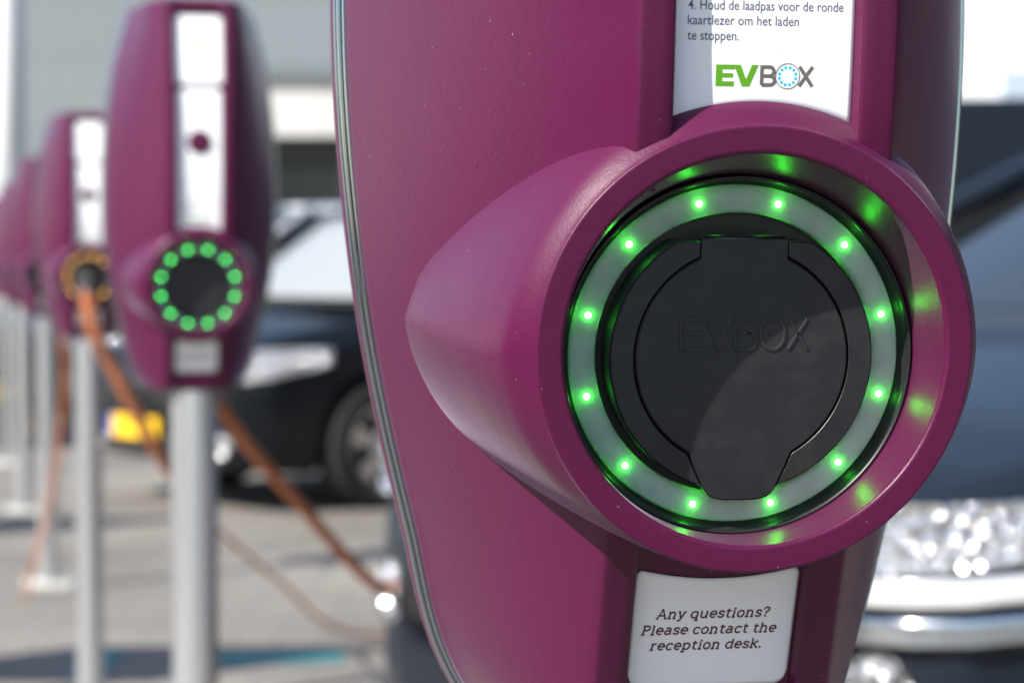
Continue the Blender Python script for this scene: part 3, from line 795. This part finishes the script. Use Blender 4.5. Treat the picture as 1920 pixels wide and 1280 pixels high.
def car(name, label, fx, fy, heading, paint, group=None, s=1.0, plate=True, screen=(1.05, 1.92), fog_z=.40, lamp_z=(.62, .79), extras='', plate_z=.33):
    """hatchback: origin on the ground under the middle of the front bumper, +x runs backwards along the car, y to its left"""
    hx, hy = heading
    t = thing(name, label, 'car', (fx, fy, 0), math.atan2(-hy, -hx), group)   # local +x = backwards
    t.scale = (s, s, s)
    Lc = 4.15
    # lower body: stations along the length; deck height, half width, sill height
    sx = [0.0, .05, .16, .35, .65, 1.0, 1.25, 2.0, 2.8, 3.4, 3.8, 4.05, 4.15]
    deck = [.66, .74, .81, .87, .93, .985, 1.01, .98, .97, .99, .98, .93, .86]
    hw = [.52, .66, .76, .82, .855, .865, .868, .872, .872, .86, .83, .77, .68]
    sill = [.30, .24, .21, .19, .19, .19, .19, .19, .19, .19, .22, .27, .33]
    D_, H_, S_ = catmull(sx, deck), catmull(sx, hw), catmull(sx, sill)
    wheels_x = (.82, 3.38); wr = .315; arch = .355
    NX, prof_n = 150, 0
    verts, faces = [], []
    sec_len = None
    for i in range(NX + 1):
        x = Lc * (i / NX)
        d, w, sl = D_(x), H_(x), S_(x)
        cut = 0.0
        for wx in wheels_x:
            if abs(x - wx) < arch: cut = max(cut, math.sqrt(arch * arch - (x - wx) ** 2) + wr)
        low = max(sl, cut)
        ring = []
        mid = .52
        ring.append((0, low)); ring.append((w * .9 if cut == 0 else w * .70, low))
        ring.append((w * .965, low + .01)); 
        for k in range(1, 8):
            z = low + .01 + (d - .10 - low) * k / 7
            bulge = 1.0 - .09 * ((z - mid) / .5) ** 2 - (.012 if z > .70 else 0)
            ring.append((w * bulge * (1.0 if k < 7 else .985), z))
        for k in range(1, 6):
            a = math.pi / 2 * k / 5
            ring.append((w * (.885 - .14 * (1 - math.cos(a))) , d - .10 + .085 * math.sin(a)))
        ring.append((w * .40, d + .012)); ring.append((0, d + .022))
        m = len(ring); sec_len = 2 * m - 1
        for y, z in reversed(ring): verts.append((x, -y, z))
        for y, z in ring: verts.append((x, y, z))
    nc = 2 * len(ring)
    for i in range(NX):
        for j in range(nc):
            j2 = (j + 1) % nc
            faces.append((i * nc + j, i * nc + j2, (i + 1) * nc + j2, (i + 1) * nc + j))
    faces.append(tuple(range(nc))); faces.append(tuple(reversed(range(NX * nc, (NX + 1) * nc))))
    b = mesh_obj('body', verts, faces, paint, t)
    bm = bmesh.new(); bm.from_mesh(b.data); bmesh.ops.remove_doubles(bm, verts=bm.verts, dist=.0005); bmesh.ops.recalc_face_normals(bm, faces=bm.faces); bm.to_mesh(b.data); bm.free()
    b.data.set_sharp_from_angle(angle=math.radians(50))
    # greenhouse
    wb, wt = .74, .56
    X0, X1, X2, X3 = screen[0], screen[1], 3.15, 3.98      # screen base, screen top, roof rear, tail base
    zb, zt = 1.005, 1.47
    def quad(name, pts, m, thick=.02, n=8, bow=0.0, parent=t):
        a, b_, c, d_ = [Vector(p) for p in pts]; vs, fs = [], []
        for i in range(n + 1):
            for j in range(n + 1):
                u, v = i / n, j / n
                p = (a * (1 - u) + b_ * u) * (1 - v) + (d_ * (1 - u) + c * u) * v
                p.x -= bow * math.sin(math.pi * u) if abs(bow) > 0 else 0
                vs.append(p)
        for i in range(n):
            for j in range(n): fs.append((i * (n + 1) + j, (i + 1) * (n + 1) + j, (i + 1) * (n + 1) + j + 1, i * (n + 1) + j + 1))
        o = recalc(mesh_obj(name, vs, fs, m, parent)); sd = o.modifiers.new('sheet', 'SOLIDIFY'); sd.thickness = thick; sd.offset = -1
        return o
    quad('windscreen', [(X0, -wb, zb), (X0, wb, zb), (X1, wt, zt), (X1, -wt, zt)], M['car_glass'], bow=.10)
    quad('rear_window', [(X3, wb * .95, zb - .02), (X3, -wb * .95, zb - .02), (X2 + .25, -wt, zt - .04), (X2 + .25, wt, zt - .04)], M['car_glass'], bow=-.06)
    for sgn in (-1, 1):
        quad('side_window', [(X0 + .22, sgn * (wb + .055), zb - .03), (2.15, sgn * (wb + .06), zb - .03), (2.15, sgn * (wt + .055), zt - .03), (X1 + .02, sgn * (wt + .05), zt - .03)], M['car_glass'])
        quad('side_window', [(2.22, sgn * (wb + .06), zb - .03), (3.45, sgn * (wb + .05), zb - .03), (3.05, sgn * (wt + .05), zt - .04), (2.22, sgn * (wt + .055), zt - .03)], M['car_glass'])
        # pillars
        for nm, p in (('front_pillar', [(X0 - .02, sgn * (wb + .02), zb - .01), ((X0 + X1) / 2, sgn * (wb * .5 + wt * .5 + .075), (zb + zt) / 2 + .01), (X1 + .02, sgn * (wt + .03), zt + .005)]),
                      ('centre_pillar', [(2.18, sgn * (wb + .05), zb - .04), (2.18, sgn * (wt + .05), zt)]),
                      ('rear_pillar', [(3.55, sgn * (wb + .03), zb - .03), (3.28, sgn * (wt + .04), zt - .02)])):
            v2, f2 = tube(p, .035 if nm != 'rear_pillar' else .07, 8); mesh_obj(nm, v2, f2, paint if nm != 'centre_pillar' else M['trim_black'], t)
    if extras == 'screen_glare': quad('screen_glare', [(X0 - .05, -wb * .97, zb + .03), (X0 - .05, wb * .97, zb + .03), (X1 - .03, wt * .97, zt - .02), (X1 - .03, -wt * .97, zt - .02)], M['screen_glare'], bow=.10, thick=.005)
    # roof
    vs, fs = [], []
    for i in range(13):
        x = X1 - .03 + (X2 + .3 - X1) * i / 12; arc_z = zt + .045 * math.sin(math.pi * (.15 + .7 * i / 12)) - .02
        for j in range(13):
            y = -1 + 2 * j / 12
            vs.append((x, y * (wt + .06), arc_z + .03 * (1 - y ** 4) - .03 * (abs(y) ** 8)))
    for i in range(12):
        for j in range(12): fs.append((i * 13 + j, (i + 1) * 13 + j, (i + 1) * 13 + j + 1, i * 13 + j + 1))
    ro = recalc(mesh_obj('roof', vs, fs, paint, t)); sd = ro.modifiers.new('sheet', 'SOLIDIFY'); sd.thickness = .04; sd.offset = -1
    # interior floor block so that the cabin is not hollow
    bm = bmesh.new(); box(bm, 1.55, 3.6, -.6, .6, .8, 1.12, .03); bm_obj('seats', bm, M['trim_black'], t)
    # wheels
    for wx in wheels_x:
        for sgn in (-1, 1):
            w = bpy.data.objects.new('wheel', None); COL.objects.link(w); w.parent = t; w.location = (wx, sgn * .76, wr)
            v2, f2 = lathe([(.205, -.09), (.29, -.10), (.312, -.08), (.315, 0), (.312, .08), (.29, .10), (.205, .09), (.205, -.09)], 40)
            recalc(mesh_obj('tyre', [(x, y, z) for x, y, z in v2], f2, M['tyre'], w))
            vs, fs = [], []
            bmr = bmesh.new()
            for k in range(5):
                a = 2 * math.pi * k / 5; c, s_ = math.cos(a), math.sin(a)
                pts = [(-.028, .03), (.028, .03), (.045, .195), (-.045, .195)]
                for yy in (.045, .075):
                    pass
                vv_ = [bmr.verts.new((px * c - pz * s_, sgn * y, px * s_ + pz * c)) for y in (.04, .075) for px, pz in pts]
                for f in ((0, 1, 2, 3), (7, 6, 5, 4), (0, 4, 5, 1), (1, 5, 6, 2), (2, 6, 7, 3), (3, 7, 4, 0)): bmr.faces.new([vv_[q] for q in f])
            v3, f3 = lathe([(.2045, .085), (.185, .08), (.180, -.08), (.2045, -.085)], 40)
            b0 = [bmr.verts.new(p) for p in v3]
            for f in f3: bmr.faces.new([b0[q] for q in f])
            v3, f3 = lathe([(.001, sgn * -.082), (.05, sgn * -.08), (.055, sgn * -.04)], 24)
            b0 = [bmr.verts.new(p) for p in v3]
            for f in f3: bmr.faces.new([b0[q] for q in f])
            bm_obj('rim', bmr, M['rim'], w)
            v3, f3 = lathe([(.001, -.02), (.15, -.02), (.15, .0)], 32); recalc(mesh_obj('brake_disc', v3, f3, M['trim_black'], w))
    # front lamps wrapped round the corners, grille, fog lights, plate
    def wrap_patch(nm, x0_, x1_, z0_, z1_, m, sgn, off=.008, taper=.5, n=14, y_in=None):
        vs, fs = [], []
        for i in range(n + 1):
            u = i / n
            x = x0_ + (x1_ - x0_) * u
            for j in range(7):
                v = j / 6
                z = z0_ + (z1_ - z0_) * v + u * .04
                zz = z0_ + (z1_ - z0_) * (.5 + (v - .5) * (1 - taper * u)) + u * .05
                bulge = 1.0 - .09 * ((zz - .52) / .5) ** 2 - .012
                vs.append((x - off * .5, sgn * (H_(x) * bulge + off), zz))
        for i in range(n):
            for j in range(6): fs.append((i * 7 + j, (i + 1) * 7 + j, (i + 1) * 7 + j + 1, i * 7 + j + 1))
        o = recalc(mesh_obj(nm, vs, fs, m, t)); sd = o.modifiers.new('sheet', 'SOLIDIFY'); sd.thickness = .03; sd.offset = 0
        return o
    for sgn in (-1, 1):
        wrap_patch('headlight', .012 if extras != 'strip' or sgn < 0 else .09, .52, lamp_z[0], lamp_z[1], M['lamp_chrome'], sgn, taper=.55)
        if extras == 'strip': wrap_patch('chrome_strip', .012 if sgn < 0 else .16, .62, .658, .696, M['bright_chrome'], sgn, taper=.0, off=.012); wrap_patch('chrome_strip', .012 if sgn < 0 else .16, .60, .605, .642, M['blue_chrome'], sgn, taper=.2, off=.012)
        v2, f2 = lathe([(.001, .02), (.045, .018), (.062, .0), (.062, -.03)], 24)
        o = recalc(mesh_obj('fog_light', [(y_ , x_, z_) for x_, y_, z_ in v2], f2, M['lamp_chrome'], t)); o.location = (.035, sgn * .60, fog_z)
        v2, f2 = tube([(1.30, sgn * .80, 1.0), (1.33, sgn * .93, 1.02)], .02, 8)
        mr = mesh_obj('mirror', v2, f2, M['trim_black'], t)
        bm = bmesh.new(); box(bm, 1.27, 1.38, sgn * .90 - .0 if sgn > 0 else -1.08, 1.08 if sgn > 0 else -.90, .99, 1.12, .03); bm_obj('mirror_shell', bm, paint, mr, smooth=True)
        # chrome strip along the sill of the bumper and door handles
        bm = bmesh.new(); box(bm, 2.0, 2.18, sgn * .872 - .012, sgn * .872 + .012, .84, .865, .005); bm_obj('door_handle', bm, paint, t)
        bm = bmesh.new(); box(bm, 3.02, 3.2, sgn * .868 - .012, sgn * .868 + .012, .86, .885, .005); bm_obj('door_handle', bm, paint, t)
        wrap_patch('tail_light', 4.02, 4.12, .70, .92, M['plate_red'], sgn, taper=.1)
    bm = bmesh.new(); box(bm, -.018, .03, -.50, .50, .50, .60, .012); bm_obj('grille', bm, M['trim_black'], t)
    bm = bmesh.new(); box(bm, -.012, .05, -.50, .50, .27, .36, .012); bm_obj('air_intake', bm, M['trim_black'], t)
    if plate:
        bm = bmesh.new(); box(bm, -.036, -.022, -.11, .365, plate_z, plate_z + .11, .003); pl = bm_obj('licence_plate', bm, M['plate_yellow'], t)
        bm = bmesh.new(); box(bm, -.0362, -.022, .3655, .41, plate_z, plate_z + .11, .003); bm_obj('blue_strip', bm, M['plate_blue'], pl)
    return t
M['van_glass'] = mat('tinted_glass', (0.01, 0.013, 0.018), 0.15, 0, 0.2)
M['plate_red'] = mat('red_lamp_lens', (0.35, 0.01, 0.01), 0.15)
def place(near_px, d, phi, far=None, half=.72):
    h = Vector((-math.sin(math.radians(phi)), -math.cos(math.radians(phi)))); left = Vector((-h.y, h.x))
    near = Vector((X_at(near_px, d), d)); fc = near - left * half
    return fc.x, fc.y, (h.x, h.y)
fx, fy, hd = place(425, 10.4, 52)
car('parked_car', 'black hatchback with a yellow plate parked beyond the second station', fx, fy, hd, mat('black_paint', (0.005, 0.0065, 0.0085), 0.3, 0.0, 0.15, 0.25, 0.05), 'cars parked along the bays', screen=(.92, 1.42), fog_z=.33, extras='screen_glare')
SLATE = mat('slate_paint', (0.010, 0.014, 0.021), 0.3, 0.0, 0.15, 0.16, 0.08)
fx, fy, hd = place(1685, 3.15, 53.5)
car('parked_car', 'dark slate grey car close behind the large purple station', fx, fy, hd, SLATE, 'cars parked along the bays', 1.06, fog_z=.535, lamp_z=(.70, .80), extras='strip', plate_z=.265, screen=(1.15, 2.1))
car('parked_car', 'dull brown car far off at the left edge', -3.25, 14.3, (.85, -.527), car_paint('brown_paint', (0.10, 0.065, 0.045)), 'cars parked along the bays')
car('parked_car', 'white car behind the black hatchback, mostly hidden by stations', -3.75, 17.0, hd, car_paint('white_paint', (0.5, 0.51, 0.52), 0.0), 'cars parked along the bays', 1.12)

# dark van closing the view at the right
def van(label, loc, rz, navy):
    t = thing('delivery_van', label, 'van', loc, rz, 'delivery vans')
    Lc = 5.4; vs, fs = [], []
    prof = [(0, .45), (0, .75), (.10, .95), (.85, 1.22), (1.55, 1.92), (1.85, 2.06), (2.3, 2.13), (5.2, 2.13), (5.36, 2.0), (5.4, 1.0), (5.4, .42)]
    for y, k in ((0, 0), (.06, .04), (1.84, .04), (1.9, 0)):
        for x, z in prof: vs.append((x, y, z + (k if z > 1.9 else 0)))
    n = len(prof)
    for i in range(3):
        for j in range(n):
            j2 = (j + 1) % n; fs.append((i * n + j, i * n + j2, (i + 1) * n + j2, (i + 1) * n + j))
    fs.append(tuple(range(n))); fs.append(tuple(reversed(range(3 * n, 4 * n))))
    o = recalc(mesh_obj('body', vs, fs, navy, t, smooth=False))
    bm = bmesh.new()
    vv_ = [bm.verts.new(p) for p in ((1.05, -.006, 1.28), (2.15, -.006, 1.28), (2.15, -.006, 1.92), (1.66, -.006, 1.92))]; bm.faces.new(vv_)
    w = bm_obj('side_window', bm, M['van_glass'], t); w.modifiers.new('sheet', 'SOLIDIFY').thickness = .01
    for x in (.95, 4.35):
        for y in (.12, 1.78):
            w = bpy.data.objects.new('wheel', None); COL.objects.link(w); w.parent = t; w.location = (x, y, .34)
            v2, f2 = lathe([(.2, -.11), (.33, -.11), (.34, 0), (.33, .11), (.2, .11), (.2, -.11)], 32); recalc(mesh_obj('tyre', v2, f2, M['tyre'], w))
            v2, f2 = lathe([(.001, .13), (.12, .13), (.2, .10), (.2, -.05), (.001, -.05)], 32); recalc(mesh_obj('rim', v2, f2, M['rim'], w))
    bm = bmesh.new(); box(bm, 2.2, 2.36, -.03, .0, 1.05, 1.09, .006); bm_obj('door_handle', bm, M['trim_black'], t)
    bm = bmesh.new(); box(bm, -.02, .08, .12, .42, .72, .88, .02); bm_obj('headlight', bm, M['lamp_chrome'], t)
    return t
van('tall dark navy van standing behind the slate grey car', (X_at(900, 13), 13.0, 0), math.radians(-3), mat('navy_paint', (0.007, 0.011, 0.019), 0.45, 0.0, 0.15))
van('plain white van added out of view on the left to brighten reflections in the purple station', (-9.3, 4.3, 0), math.radians(0), car_paint('white_van_paint', (0.80, 0.81, 0.82), 0.0))  # unseen reflector, added for a pale streak along the station's left edge

# white pole at the far left
M['white_paint'] = mat('white_painted_steel', (0.62, 0.64, 0.64), 0.4)
lp = thing('flag_pole', 'thick white painted pole rising at the left edge of the view', 'pole', (X_at(18, 16.5), 16.5, 0))
vs, fs = tube([(0, 0, 0), (0, 0, 3), (0, 0, 7)], [.13, .125, .10], 24); mesh_obj('shaft', vs, fs, M['white_paint'], lp)
bm = bmesh.new(); box(bm, -.25, .25, -.25, .25, .004, .10, .02); bm_obj('base', bm, M['concrete'], lp)
